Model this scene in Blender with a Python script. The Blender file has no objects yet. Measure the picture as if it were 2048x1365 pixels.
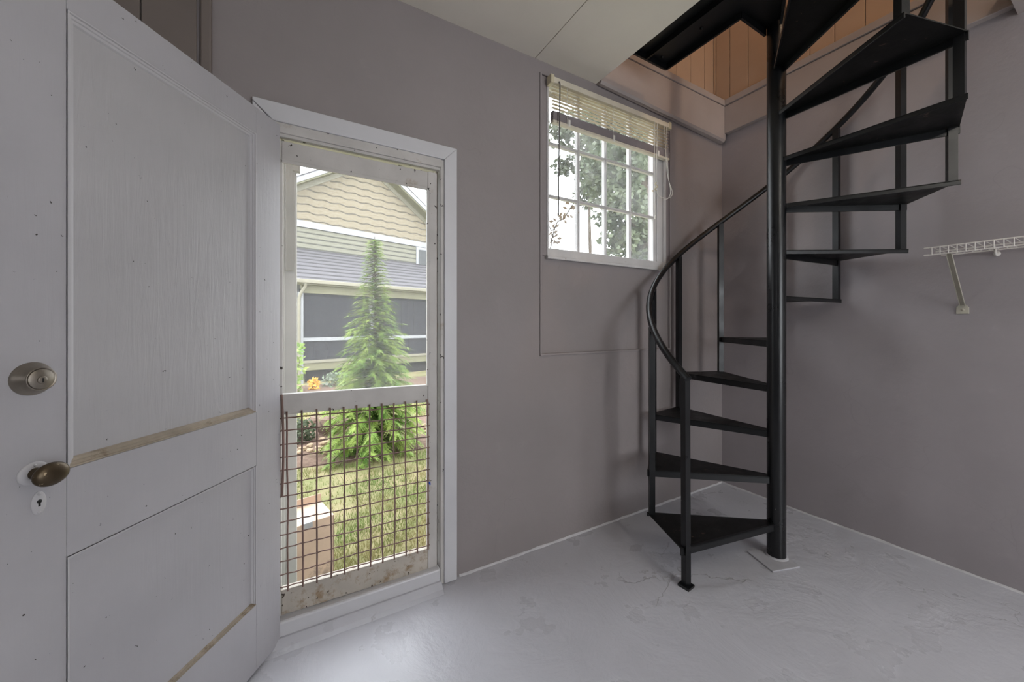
import bpy, math, random
from math import sin, cos, radians, pi, sqrt, atan2
from mathutils import Vector, Matrix, noise
random.seed(7)
S = bpy.context.scene
COL = S.collection

# ------------------------------------------------------------------ camera
EYE = 1.25
cam = bpy.data.cameras.new('camera'); co = bpy.data.objects.new('camera', cam); COL.objects.link(co)
co.location = (0, 0, EYE)
co.rotation_euler = (pi/2, 0, radians(60.107) - pi/2)
cam.sensor_width = 36; cam.lens = 36*749.4/2048; cam.shift_y = -(682.5-650.2)/2048
cam.clip_start = 0.02; cam.clip_end = 300
S.camera = co

# ------------------------------------------------------------------ sky, sun, lamps, exposure
w = bpy.data.worlds.new('world'); S.world = w; w.use_nodes = True
wn = w.node_tree; wn.nodes['Background'].inputs[0].default_value = (0.90, 0.95, 1.0, 1); wn.nodes['Background'].inputs[1].default_value = 6.4
S.view_settings.view_transform = 'Standard'; S.view_settings.look = 'None'
S.view_settings.exposure = -0.15; S.view_settings.gamma = 1.0; S.view_settings.use_curve_mapping = False

def area(name, loc, target, sx, sy, power, color):
    l = bpy.data.lights.new(name, 'AREA'); l.shape = 'RECTANGLE'; l.size = sx; l.size_y = sy; l.energy = power; l.color = color
    o = bpy.data.objects.new(name, l); COL.objects.link(o); o.location = loc
    o.rotation_euler = (Vector(target)-Vector(loc)).to_track_quat('-Z', 'Y').to_euler(); return o
area('upstairs_fill_light', (-1.6, -1.2, 4.3), (2.9, .8, 3.6), 1.0, 1.0, 16, (.96, .97, 1.0))  # added neutral fill to soften the warm upstairs lamp; no window there
sun = bpy.data.lights.new('sun', 'SUN'); sun.energy = 2.6; sun.angle = radians(50); sun.color = (1, .97, .92)
so = bpy.data.objects.new('sun', sun); COL.objects.link(so); so.rotation_euler = (radians(38), 0, radians(-12))
area('rear_fill_light', (1.65, -2.42, 1.3), (1.5, 2, 1.1), 1.5, 1.6, 9, (1.0, .965, .94))  # added fill lamp behind the viewer, out of view
area('side_fill_light', (-2.45, -0.9, 1.7), (2, 0.6, 1.2), 1.4, 1.2, 8, (.95, .97, 1.0))  # added cool fill from the left; that wall has no opening
cl = bpy.data.lights.new('ceiling_bulb', 'POINT'); cl.energy = 17; cl.color = (1.0, .95, .88); cl.shadow_soft_size = .07
clo = bpy.data.objects.new('ceiling_bulb', cl); COL.objects.link(clo); clo.location = (1.5, -.9, 2.52)
up = bpy.data.lights.new('upstairs_bulb', 'POINT'); up.energy = 48; up.color = (1.0, .72, .48); up.shadow_soft_size = .06
uo = bpy.data.objects.new('upstairs_bulb', up); COL.objects.link(uo); uo.location = (2.1, -.6, 4.2)

# ------------------------------------------------------------------ materials
def srgb(r, g, b):
    f = lambda c: ((c/255+.055)/1.055)**2.4 if c/255 > .04045 else c/255/12.92
    return (f(r), f(g), f(b), 1)
def newmat(name):
    m = bpy.data.materials.new(name); m.use_nodes = True
    nt = m.node_tree; return m, nt, nt.nodes['Principled BSDF']
def N(nt, t, **kw):
    n = nt.nodes.new(t)
    for k, v in kw.items():
        if k in n.inputs: n.inputs[k].default_value = v
        else: setattr(n, k, v)
    return n
def coords(nt, scale=(1, 1, 1), rot=(0, 0, 0)):
    tc = N(nt, 'ShaderNodeTexCoord'); mp = N(nt, 'ShaderNodeMapping')
    mp.inputs['Scale'].default_value = scale; mp.inputs['Rotation'].default_value = rot
    nt.links.new(tc.outputs['Object'], mp.inputs[0]); return mp.outputs[0]
def ramp(nt, src, stops):
    r = N(nt, 'ShaderNodeValToRGB'); cr = r.color_ramp
    while len(cr.elements) < len(stops): cr.elements.new(.5)
    for e, (p, c) in zip(cr.elements, stops):
        e.position = p; e.color = c if len(c) == 4 else (*c, 1)
    nt.links.new(src, r.inputs[0]); return r.outputs[0]
def noisetex(nt, vec, scale, detail=4, rough=.55, dist=0):
    n = N(nt, 'ShaderNodeTexNoise'); n.inputs['Scale'].default_value = scale; n.inputs['Detail'].default_value = detail
    n.inputs['Roughness'].default_value = rough; n.inputs['Distortion'].default_value = dist
    nt.links.new(vec, n.inputs['Vector']); return n.outputs['Fac']
def mixc(nt, fac, a, b, mode='MIX'):
    m = N(nt, 'ShaderNodeMix'); m.data_type = 'RGBA'; m.blend_type = mode
    for i, v in ((0, fac), (6, a), (7, b)):
        if hasattr(v, 'default_value') or hasattr(v, 'is_linked'): nt.links.new(v, m.inputs[i])
        else: m.inputs[i].default_value = v
    return m.outputs[2]
def bump(nt, bs, h, strength, dist, prev=None):
    b = N(nt, 'ShaderNodeBump'); b.inputs['Strength'].default_value = strength; b.inputs['Distance'].default_value = dist
    nt.links.new(h, b.inputs['Height'])
    if prev: nt.links.new(prev, b.inputs['Normal'])
    nt.links.new(b.outputs[0], bs.inputs['Normal']); return b.outputs[0]
BW0, BW1 = (0, 0, 0, 1), (1, 1, 1, 1)

def paint(name, col, rough=.5, var=.06, vscale=3, bscale=60, bstr=.25, bdist=.002, chips=0, chipcol=(.03, .02, .015, 1), chipscale=40, grain=None, dirt=None, spec=.5):
    m, nt, bs = newmat(name)
    v = coords(nt)
    n = noisetex(nt, v, vscale, 5)
    dark = tuple(c*(1-var*2.2) for c in col[:3])+(1,); lite = tuple(min(1, c*(1+var)) for c in col[:3])+(1,)
    c = ramp(nt, n, [(.3, dark), (.7, lite)])
    if dirt:
        dn = noisetex(nt, v, dirt[1], 6, .7)
        c = mixc(nt, ramp(nt, dn, [(dirt[2], BW0), (dirt[2]+.15, BW1)]), c, dirt[0])
    if chips:
        cn = noisetex(nt, v, chipscale, 3, .5, .3)
        mask = ramp(nt, cn, [(1-chips, BW0), (1-chips+.012, BW1)])
        c = mixc(nt, mask, c, chipcol)
    nt.links.new(c, bs.inputs['Base Color']); bs.inputs['Roughness'].default_value = rough
    bs.inputs['Specular IOR Level'].default_value = spec
    prev = bump(nt, bs, noisetex(nt, v, bscale, 4), bstr, bdist)
    if grain:
        g = noisetex(nt, coords(nt, grain[0]), grain[1], 5, .6, grain[3] if len(grain) > 3 else .6)
        bump(nt, bs, g, grain[2], .004, prev)
    return m
def plaster(name, col, seed=0, rough=.55):
    m, nt, bs = newmat(name)
    v = coords(nt)
    big = noisetex(nt, v, 1.1, 5, .6)
    fine = noisetex(nt, v, 9, 6, .6)
    c = ramp(nt, big, [(.3, tuple(x*.88 for x in col[:3])), (.7, tuple(x*1.06 for x in col[:3]))])
    c = mixc(nt, ramp(nt, fine, [(.62, BW0), (.8, (.35, .35, .35, 1))]), c, tuple(x*1.25 for x in col[:3])+(1,))
    # hairline cracks: warped cells, kept only in patches
    wv = N(nt, 'ShaderNodeVectorMath'); wv.operation = 'ADD'
    wn_ = N(nt, 'ShaderNodeTexNoise'); wn_.inputs['Scale'].default_value = 3; nt.links.new(v, wn_.inputs['Vector'])
    nt.links.new(v, wv.inputs[0]); nt.links.new(wn_.outputs['Color'], wv.inputs[1])
    vo = N(nt, 'ShaderNodeTexVoronoi'); vo.feature = 'DISTANCE_TO_EDGE'; vo.inputs['Scale'].default_value = 1.3
    nt.links.new(wv.outputs[0], vo.inputs['Vector'])
    crack = ramp(nt, vo.outputs['Distance'], [(0, BW1), (.006, BW0)])
    patch = ramp(nt, noisetex(nt, v, 1.7, 2), [(.5, BW0), (.6, BW1)])
    cm = N(nt, 'ShaderNodeMath'); cm.operation = 'MULTIPLY'; nt.links.new(crack, cm.inputs[0]); nt.links.new(patch, cm.inputs[1])
    cm2 = N(nt, 'ShaderNodeMath'); cm2.operation = 'MULTIPLY'; nt.links.new(cm.outputs[0], cm2.inputs[0]); cm2.inputs[1].default_value = .12
    c = mixc(nt, cm2.outputs[0], c, tuple(x*.5 for x in col[:3])+(1,))
    nt.links.new(c, bs.inputs['Base Color']); bs.inputs['Roughness'].default_value = rough
    p = bump(nt, bs, noisetex(nt, v, 5, 5, .6), .35, .02)
    p = bump(nt, bs, noisetex(nt, v, 90, 4), .25, .0015, p)
    inv = N(nt, 'ShaderNodeMath'); inv.operation = 'MULTIPLY'; inv.inputs[1].default_value = -1; nt.links.new(cm.outputs[0], inv.inputs[0])
    bump(nt, bs, inv.outputs[0], .12, .002, p)
    return m
def metal(name, col, rough=.4, spots=0, spotcol=(.5, .48, .45, 1), scale=60, mtl=0.0, bstr=.3, spec=.5):
    m, nt, bs = newmat(name); v = coords(nt)
    n = noisetex(nt, v, 7, 6, .65)
    c = ramp(nt, n, [(.35, tuple(x*.7 for x in col[:3])), (.7, tuple(x*1.4 for x in col[:3]))])
    if spots:
        s = noisetex(nt, v, scale, 3, .6, .4)
        c = mixc(nt, ramp(nt, s, [(1-spots, BW0), (1-spots+.03, BW1)]), c, spotcol)
    nt.links.new(c, bs.inputs['Base Color']); bs.inputs['Metallic'].default_value = mtl
    nt.links.new(ramp(nt, n, [(.3, (rough*.8,)*3), (.7, (min(1, rough*1.3),)*3)]), bs.inputs['Roughness'])
    bs.inputs['Specular IOR Level'].default_value = spec
    bump(nt, bs, noisetex(nt, v, 120, 3), bstr, .0008)
    return m
def flat(name, col, rough=.6, var=.08, scale=8):
    return paint(name, col, rough, var, scale, 80, .15, .002)

M = {}
M['wall'] = plaster('mauve_grey_plaster', srgb(146, 138, 138))
M['wallb'] = plaster('grey_plaster', srgb(158, 151, 153), rough=.42)
M['caulk'] = flat('pale_floor_paint_edge', srgb(205, 203, 206))
M['ceil'] = flat('cream_ceiling_board', srgb(226, 219, 206), .6, .03, 2)
M['seam'] = flat('ceiling_seam_shadow_gap', srgb(90, 78, 70))
M['trim'] = paint('white_casing_paint', srgb(205, 204, 207), .38, .03, 4, 70, .12)
M['worn'] = paint('chipped_white_paint', srgb(196, 192, 188), .5, .07, 6, 45, .3, .002, .315, (.028, .02, .015, 1), 38, dirt=(srgb(158, 140, 118), 7, .62))
M['wornbot'] = paint('grimy_white_paint', srgb(190, 182, 170), .5, .10, 6, 45, .3, .002, .32, (.05, .032, .02, 1), 42, dirt=(srgb(150, 128, 102), 16, .50))
M['door'] = paint('white_door_paint', srgb(176, 174, 178), .40, .04, 3, 50, .15, .002, .268, (.04, .035, .03, 1), 75, grain=((60, 60, 3), 1.2, .18))
M['doorpanel'] = paint('wood_grained_white_paint', srgb(176, 174, 176), .38, .04, 3, 50, .15, .002, .258, (.04, .035, .03, 1), 70, grain=((22, 22, 1.6), 1.6, .42, 2.2))
M['mould'] = paint('white_moulding_paint', srgb(188, 186, 189), .36, .03, 3)
M['mouldwood'] = paint('worn_wooden_moulding', srgb(160, 148, 132), .6, .14, 12, 60, .3, grain=((4, 4, 60), 1.5, .5), dirt=(srgb(105, 88, 68), 14, .55))
M['black'] = metal('black_enamel_iron', srgb(9, 11, 14), .36, .0, spec=.5)
M['pole'] = metal('black_enamel_pole', srgb(9, 11, 14), .30, .27, srgb(120, 116, 110), 55)
M['tread'] = metal('scuffed_black_tread', srgb(9, 9, 9), .45, .335, srgb(80, 65, 56), 34, spec=.35)
M['baseplate'] = flat('floor_paint_on_plate', srgb(190, 189, 194), .35)
M['nickel'] = metal('satin_nickel', srgb(150, 142, 132), .38, mtl=.85, bstr=.1)
M['brass'] = metal('tarnished_brass', srgb(84, 72, 56), .36, .36, srgb(170, 152, 125), 90, mtl=.7)
M['dark'] = flat('dark_hole', srgb(14, 13, 13))
M['rust'] = metal('rusty_wire', srgb(122, 98, 90), .7, mtl=.1)
M['blue'] = flat('blue_tape', srgb(30, 90, 200))
M['planks'] = paint('tan_painted_planks', srgb(186, 160, 138), .5, .05, 2, 40, .2, grain=((30, 30, 1), 1.5, .2))
M['fascia'] = paint('painted_fascia_board', srgb(168, 158, 154), .5, .04, 3, 40, .2)
M['leftplanks'] = paint('brown_grey_planks', srgb(120, 110, 104), .5, .05, 3, 40, .2)
M['wire'] = flat('white_vinyl_wire', srgb(215, 210, 205), .35)
M['bracket'] = flat('cream_bracket', srgb(180, 175, 160), .4)
M['blind'] = flat('cream_blind_vinyl', srgb(212, 204, 186), .45)
def translucent(name, c):
    m, nt, bs = newmat(name); bs.inputs['Base Color'].default_value = c; bs.inputs['Roughness'].default_value = .5
    tr = N(nt, 'ShaderNodeBsdfTranslucent'); tr.inputs['Color'].default_value = c
    mx = N(nt, 'ShaderNodeMixShader'); mx.inputs[0].default_value = .40
    nt.links.new(bs.outputs[0], mx.inputs[1]); nt.links.new(tr.outputs[0], mx.inputs[2]); nt.links.new(mx.outputs[0], nt.nodes['Material Output'].inputs[0]); return m
M['slatvinyl'] = translucent('thin_cream_vinyl', srgb(222, 212, 195))
M['slatstack'] = flat('grey_slat_stack', srgb(150, 142, 144), .5)
M['cord'] = flat('white_cord', srgb(225, 222, 215), .6)
M['wand'] = flat('grey_tilt_wand', srgb(100, 96, 96), .3)
M['clip'] = flat('yellowed_plastic', srgb(208, 198, 170), .4)
M['sash'] = paint('white_window_paint', srgb(205, 203, 202), .42, .05, 8, 50, .2, .002, .27, srgb(150, 130, 100), 30)

def floor_mat():
    m, nt, bs = newmat('pale_grey_floor_paint'); v = coords(nt)
    big = noisetex(nt, v, 1.4, 6, .6)
    col = srgb(196, 196, 203)
    c = ramp(nt, big, [(.3, tuple(x*.93 for x in col[:3])), (.7, tuple(x*1.04 for x in col[:3]))])
    wn_ = N(nt, 'ShaderNodeTexNoise'); wn_.inputs['Scale'].default_value = 2.4; wn_.inputs['Detail'].default_value = 6; nt.links.new(v, wn_.inputs['Vector'])
    wv = N(nt, 'ShaderNodeVectorMath'); wv.operation = 'ADD'; nt.links.new(v, wv.inputs[0]); nt.links.new(wn_.outputs['Color'], wv.inputs[1])
    vo = N(nt, 'ShaderNodeTexVoronoi'); vo.feature = 'DISTANCE_TO_EDGE'; vo.inputs['Scale'].default_value = 1.6; nt.links.new(wv.outputs[0], vo.inputs['Vector'])
    crack = ramp(nt, vo.outputs['Distance'], [(0, BW1), (.008, BW0)])
    patch = ramp(nt, noisetex(nt, v, 1.3, 3), [(.55, BW0), (.65, BW1)])
    cm = N(nt, 'ShaderNodeMath'); cm.operation = 'MULTIPLY'; nt.links.new(crack, cm.inputs[0]); nt.links.new(patch, cm.inputs[1])
    cf = N(nt, 'ShaderNodeMath'); cf.operation = 'MULTIPLY'; nt.links.new(cm.outputs[0], cf.inputs[0]); cf.inputs[1].default_value = .5
    c = mixc(nt, cf.outputs[0], c, srgb(120, 112, 108))
    specks = ramp(nt, noisetex(nt, v, 45, 3), [(.83, BW0), (.845, BW1)])
    c = mixc(nt, specks, c, srgb(150, 140, 132))
    nt.links.new(c, bs.inputs['Base Color'])
    nt.links.new(ramp(nt, noisetex(nt, v, 5, 5), [(.3, (.24,)*3), (.7, (.38,)*3)]), bs.inputs['Roughness'])
    p = bump(nt, bs, noisetex(nt, coords(nt, (1, 1, 1)), 3.0, 6, .6, 1.0), .30, .035)
    p = bump(nt, bs, noisetex(nt, v, 22, 5, .6, .8), .28, .006, p)
    inv = N(nt, 'ShaderNodeMath'); inv.operation = 'MULTIPLY'; inv.inputs[1].default_value = -1; nt.links.new(cm.outputs[0], inv.inputs[0])
    bump(nt, bs, inv.outputs[0], .5, .006, p)
    return m
M['floor'] = floor_mat()

def mixclear(name, col, fac, rough=.9, dirt=0, trans=False):
    """see-through sheet: clear part plus a veil of the sheet's own colour"""
    m, nt, bs = newmat(name); out = nt.nodes['Material Output']
    nt.nodes.remove(bs)
    d = N(nt, 'ShaderNodeBsdfTranslucent' if trans else 'ShaderNodeBsdfDiffuse'); d.inputs['Color'].default_value = col
    d2 = N(nt, 'ShaderNodeBsdfDiffuse'); d2.inputs['Color'].default_value = col
    ms = N(nt, 'ShaderNodeMixShader'); ms.inputs[0].default_value = .5; nt.links.new(d.outputs[0], ms.inputs[1]); nt.links.new(d2.outputs[0], ms.inputs[2])
    t = N(nt, 'ShaderNodeBsdfTransparent'); mx = N(nt, 'ShaderNodeMixShader'); mx.inputs[0].default_value = fac
    if dirt:
        v = coords(nt); n = noisetex(nt, v, 6, 6, .7)
        nt.links.new(ramp(nt, n, [(.4, (fac,)*3), (.75, (fac+dirt,)*3)]), mx.inputs[0])
    nt.links.new(t.outputs[0], mx.inputs[1]); nt.links.new(ms.outputs[0], mx.inputs[2]); nt.links.new(mx.outputs[0], out.inputs[0])
    return m
M['screen'] = mixclear('insect_screen', srgb(205, 205, 205), .085, trans=True)
M['glass'] = mixclear('dusty_glass', (.8, .8, .8, 1), .045, dirt=.10, trans=True)
M['porchscreen'] = mixclear('dark_porch_screen', srgb(70, 70, 74), .55)

# ------------------------------------------------------------------ mesh helpers
WM = {}      # world matrices of parents
def wm(o): return WM.get(o.name, Matrix.Identity(4))
class MB:
    def __init__(s): s.v = []; s.f = []; s.sm = []
    def add(s, vs, fs, smooth=False):
        k = len(s.v); s.v += [tuple(x) for x in vs]; s.f += [tuple(i+k for i in f) for f in fs]; s.sm += [smooth]*len(fs); return s
    def box(s, a, b, T=None):
        (x0, y0, z0), (x1, y1, z1) = a, b
        if x0 > x1: x0, x1 = x1, x0
        if y0 > y1: y0, y1 = y1, y0
        if z0 > z1: z0, z1 = z1, z0
        vs = [(x, y, z) for z in (z0, z1) for y in (y0, y1) for x in (x0, x1)]
        if T: vs = [T(*q) for q in vs]
        return s.add(vs, [(0, 2, 3, 1), (4, 5, 7, 6), (0, 1, 5, 4), (2, 6, 7, 3), (0, 4, 6, 2), (1, 3, 7, 5)])
    def prism(s, poly, z0, z1, T=None):
        n = len(poly); vs = [(x, y, z0) for x, y in poly]+[(x, y, z1) for x, y in poly]
        if T: vs = [T(*q) for q in vs]
        return s.add(vs, [tuple(range(n-1, -1, -1)), tuple(range(n, 2*n))]+[(i, (i+1) % n, (i+1) % n+n, i+n) for i in range(n)])
    def tube(s, pts, r, n=12, smooth=True, up=None, caps=True):
        pts = [Vector(p) for p in pts]; rs = r if isinstance(r, (list, tuple)) else [r]*len(pts)
        d0 = (pts[1]-pts[0]).normalized()
        u = Vector(up) if up else (Vector((0, 0, 1)) if abs(d0.z) < .9 else Vector((1, 0, 0)))
        vs = []
        for i, p in enumerate(pts):
            d = ((pts[min(i+1, len(pts)-1)]-pts[max(i-1, 0)])).normalized()
            a = (u-d*u.dot(d)).normalized(); b = d.cross(a); u = a
            off = pi/n if n == 4 else 0
            for k in range(n):
                t = 2*pi*k/n+off; vs.append(p+(a*cos(t)+b*sin(t))*rs[i])
        fs = []
        for i in range(len(pts)-1):
            for k in range(n): fs.append((i*n+k, i*n+(k+1) % n, (i+1)*n+(k+1) % n, (i+1)*n+k))
        s.add(vs, fs, smooth)
        if caps: s.add(vs[:n], [tuple(range(n-1, -1, -1))]); s.add(vs[-n:], [tuple(range(n))])
        return s
    def bar(s, p, q, wdt, up=None):            # square bar
        return s.tube([p, q], wdt/sqrt(2), 4, False, up)
    def lathe(s, prof, T, n=32, sx=1, sy=1):   # prof: (radius, height) ; T maps local (x,y,h)
        vs = []
        for r, h in prof:
            for k in range(n): vs.append(T(r*sx*cos(2*pi*k/n), r*sy*sin(2*pi*k/n), h))
        fs = [(i*n+k, i*n+(k+1) % n, (i+1)*n+(k+1) % n, (i+1)*n+k) for i in range(len(prof)-1) for k in range(n)]
        s.add(vs, fs, True); s.add(vs[:n], [tuple(range(n-1, -1, -1))]); s.add(vs[-n:], [tuple(range(n))]); return s
    def build(s, name, mat, parent=None, bevel=0, origin=None):
        me = bpy.data.meshes.new(name)
        o = bpy.data.objects.new(name, me); COL.objects.link(o)
        if parent is not None:
            Pm = wm(parent); inv = Pm.inverted(); vs = [inv @ Vector(p) for p in s.v]; o.parent = parent; WM[o.name] = Pm.copy()
        else:
            if origin is None:
                xs, ys, zs = zip(*s.v); origin = ((min(xs)+max(xs))/2, (min(ys)+max(ys))/2, min(zs))
            O = Vector(origin); o.location = O; vs = [Vector(p)-O for p in s.v]; WM[o.name] = Matrix.Translation(O)
        me.from_pydata(vs, [], s.f); me.polygons.foreach_set('use_smooth', s.sm)
        me.materials.append(M[mat] if isinstance(mat, str) else mat); me.update()
        if bevel:
            b = o.modifiers.new('bevel', 'BEVEL'); b.width = bevel; b.segments = 2; b.limit_method = 'ANGLE'; b.angle_limit = radians(50)
        return o
def tag(o, label=None, cat=None, group=None, kind=None):
    for k, v in (('label', label), ('category', cat), ('group', group), ('kind', kind)):
        if v: o[k] = v
    return o
def thing(name, loc, label=None, cat=None, group=None, kind=None, rz=0):
    o = bpy.data.objects.new(name, None); COL.objects.link(o); o.location = loc; o.rotation_euler = (0, 0, rz); o.empty_display_size = .1
    WM[o.name] = Matrix.Translation(Vector(loc)) @ Matrix.Rotation(rz, 4, 'Z')
    return tag(o, label, cat, group, kind)
def walls_from_cells(axis, p0, p1, us, zs, holes):
    """wall slab made of blocks round its openings; axis 'y': plane across y p0..p1, us along x"""
    mb = MB()
    for i in range(len(us)-1):
        for j in range(len(zs)-1):
            if (i, j) in holes: continue
            d0, d1 = p0, p1
            if axis == 'y': mb.box((us[i], d0, zs[j]), (us[i+1], d1, zs[j+1]))
            else: mb.box((d0, us[i], zs[j]), (d1, us[i+1], zs[j+1]))
    return mb

# ------------------------------------------------------------------ room shell
XB, YA, CZ, TOP = 2.922, 1.745, 2.736, 5.3
LX, BY = -2.5, -2.5
XO, YO = 1.60, 0.34          # stairwell opening edges
tag(MB().box((LX-.15, BY-.15, -.5), (XB+.15, YA+.16, 0)).build('floor', 'floor', origin=(0, 0, 0)),
    'pale grey glossy painted concrete floor with cracks', 'floor', kind='structure')
# door wall: openings for the doorway (x -.10..0.605) and the window
us = [LX, -.105, .612, 1.185, 1.232, 2.243, 2.30, XB]; zs = [0, 2.02, 3.0]
mb = MB()
def blk(x0, x1, z0, z1, y0=YA): mb.box((x0, y0, z0), (x1, YA+.15, z1))
blk(-.27, -.105, 0, 2.995); blk(-.105, .612, 2.03, 2.995); blk(.612, 1.19, 0, 2.995)
blk(1.19, 2.29, 0, 1.085); blk(1.19, 2.29, 1.085, 1.645, YA+.012); blk(1.19, 1.232, 1.645, 2.66, YA+.004); blk(2.245, 2.29, 1.645, 2.66, YA+.004)
blk(1.19, 2.29, 2.66, 2.995); blk(2.29, XB, 0, 2.995); blk(LX, -.27, 0, 2.995)
tag(mb.build('wall_back', 'wall', origin=(0, YA, 0)), 'mauve grey plaster wall holding the doorway and window', 'wall', kind='structure')
tag(MB().box((XB, BY-.15, 0), (XB+.15, YA+.15, 2.995)).build('wall_right', 'wallb', origin=(XB, 0, 0)),
    'bare grey plaster wall behind the spiral stair', 'wall', kind='structure')
MBl = MB().box((LX-.15, BY, 0), (LX, YA+.15, 2.995))
tag(MBl.build('wall_left', 'wall', origin=(LX, 0, 0)), 'grey plaster wall on the far left', 'wall', kind='structure')
mb = MB(); 
for a, b in (((LX, BY-.15, 0), (.85, BY, 2.995)), ((2.45, BY-.15, 0), (XB, BY, 2.995)), ((.85, BY-.15, 0), (2.45, BY, .45)), ((.85, BY-.15, 2.15), (2.45, BY, 2.995))): mb.box(a, b)
tag(mb.build('wall_front', 'wall', origin=(0, BY, 0)), 'grey plaster wall behind the viewer with a wide opening added for the rear fill light', 'wall', kind='structure')  # unseen opening, placed to match the added rear fill

# ceiling slab with stairwell opening
mb = MB().box((LX, BY, CZ), (1.150, YA, 2.86)).box((1.154, BY, CZ), (XO, YA, 2.86)).box((XO, BY, CZ), (XB, YO, 2.86)).box((1.15, BY, CZ+.02), (1.154, YA, 2.86))
tag(mb.build('ceiling', 'ceil', origin=(0, 0, CZ)), 'cream ceiling boards with a seam beside the stair opening', 'ceiling', kind='structure')
tag(MB().box((XO, YO-.04, CZ-.035), (XB, YO+.0, CZ+.13)).build('trim_4', 'fascia'), 'grey painted edge board of the stair opening', 'trim', kind='structure')

# beam and fascia round the stairwell
mb = MB()
vs = []
prof = [(YA+.01, 2.745, 2.672), (1.735, 2.725, 2.672), (1.712, 2.722, 2.676), (1.70, 2.735, 2.69), (1.70, 2.945, 2.945), (YA+.01, 2.945, 2.945)]
for x, k in ((1.605, 1), (2.895, 2)): vs += [(x, p[0], p[k]) for p in prof]
n = len(prof); mb.add(vs, [tuple(range(n)), tuple(range(2*n-1, n-1, -1))]+[(i, i+n, (i+1) % n+n, (i+1) % n) for i in range(n)])
tag(mb.build('trim_1', 'fascia'), 'thick painted beam above the window', 'trim', kind='structure')
tag(MB().box((1.605, 1.694, 2.949), (2.89, 1.83, 2.995)).build('trim_2', 'fascia', bevel=.004), 'narrow painted ledge along the top of the beam', 'trim', kind='structure')
tag(MB().box((2.88, YO, 2.735), (XB+.01, 1.70, 2.945)).box((2.872, YO, 2.949), (XB+.01, 1.694, 2.995)).build('trim_3', 'fascia', bevel=.004), 'painted fascia board and ledge on the wall beside the stair', 'trim', kind='structure')

def plank_wall(name, axis, pos, u0, u1, z0, z1, pitch, th, label, mat='planks', start=0):
    mb = MB(); u = u0+start
    e = [u0]
    while u < u1:
        if u > u0+.02: e.append(u)
        u += pitch*(1+.18*sin(u*37))
    e.append(u1)
    for a, b in zip(e[:-1], e[1:]):
        g = .0022
        if axis == 'y': mb.box((a+g, pos, z0), (b-g, pos+th, z1)); mb.box((a, pos+.009, z0), (b, pos+th+.01, z1))
        else: mb.box((pos, a+g, z0), (pos+th, b-g, z1)); mb.box((pos+.009, a, z0), (pos+th+.01, b, z1))
    return tag(mb.build(name, mat, bevel=.002), label, 'wall', kind='structure')
plank_wall('wall_upper_back', 'y', 1.812, LX, 2.95, 2.99, TOP, .165, .03, 'tan vertical plank wall upstairs lit by a warm lamp', start=.09)
plank_wall('wall_upper_right', 'x', 2.915, BY, 1.81, 2.99, TOP, .125, .03, 'tan vertical plank wall upstairs beside the stair')
tag(MB().box((LX-.15, BY-.15, 2.995), (LX, YA+.15, TOP)).build('wall_upper_left', 'planks'), 'upstairs wall far left', 'wall', kind='structure')
tag(MB().box((LX, BY-.15, 2.995), (XB, BY, TOP)).build('wall_upper_front', 'planks'), 'upstairs wall above the viewer', 'wall', kind='structure')
tag(MB().box((LX-.15, BY-.15, TOP), (XB+.15, YA+.25, TOP+.1)).build('ceiling_upper', 'ceil'), 'upstairs ceiling', 'ceiling', kind='structure')

# plank strip left of the doorway, with a batten
mb = MB()
for a, b in ((-1.3, -.80), (-.796, -.462), (-.458, -.312)): mb.box((a, YA-.012, 0), (b, YA, CZ))
tag(mb.build('wall_panel_left', 'leftplanks', bevel=.002), 'dark brownish vertical boards above the open door', 'wall', kind='structure')
tag(MB().box((-.300, YA-.022, 0), (-.268, YA, CZ)).build('trim_5', 'leftplanks', bevel=.006), 'narrow vertical batten on the wall above the open door', 'trim', kind='structure')

# wobbly pale paint line where the walls meet the floor
def caulk(name, pts, nx, ny, lab):
    mb = MB(); vs = []; n = len(pts)
    for i, (x, y) in enumerate(pts):
        h = .006+.007*abs(noise.noise(Vector((x*9, y*9, 1.3))))+.004*abs(noise.noise(Vector((x*50, y*50, 0)))); d = .006+.008*abs(noise.noise(Vector((x*13, y*13, 5))))
        vs += [(x, y, 0), (x+nx*d, y+ny*d, 0), (x+nx*d*.5, y+ny*d*.5, h*.7), (x, y, h)]
    fs = []
    for i in range(n-1):
        for k in range(4): fs.append((i*4+k, i*4+(k+1) % 4, (i+1)*4+(k+1) % 4, (i+1)*4+k))
    mb.add(vs, fs); return tag(mb.build(name, 'caulk'), lab, 'trim', kind='structure')
caulk('baseboard_back', [(.70+i*.02, YA) for i in range(112)], 0, -1, 'thin pale paint bead along the foot of the window wall')
caulk('baseboard_right', [(XB, YA-i*.02) for i in range(150)], -1, 0, 'thin pale paint bead along the foot of the stair wall')

# ------------------------------------------------------------------ recessed panel and outline around window
mb = MB()
for a, b in (((1.182, YA-.007, 1.08), (1.194, YA+.01, 2.665)), ((2.286, YA-.007, 1.08), (2.298, YA+.01, 2.665)), ((1.182, YA-.009, 1.076), (2.298, YA+.01, 1.088)), ((1.182, YA-.006, 2.660), (2.298, YA+.01, 2.668))): mb.box(a, b)
tag(mb.build('trim_6', 'wall', bevel=.002), 'raised painted outline around the window and blank panel', 'trim', kind='structure')

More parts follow.
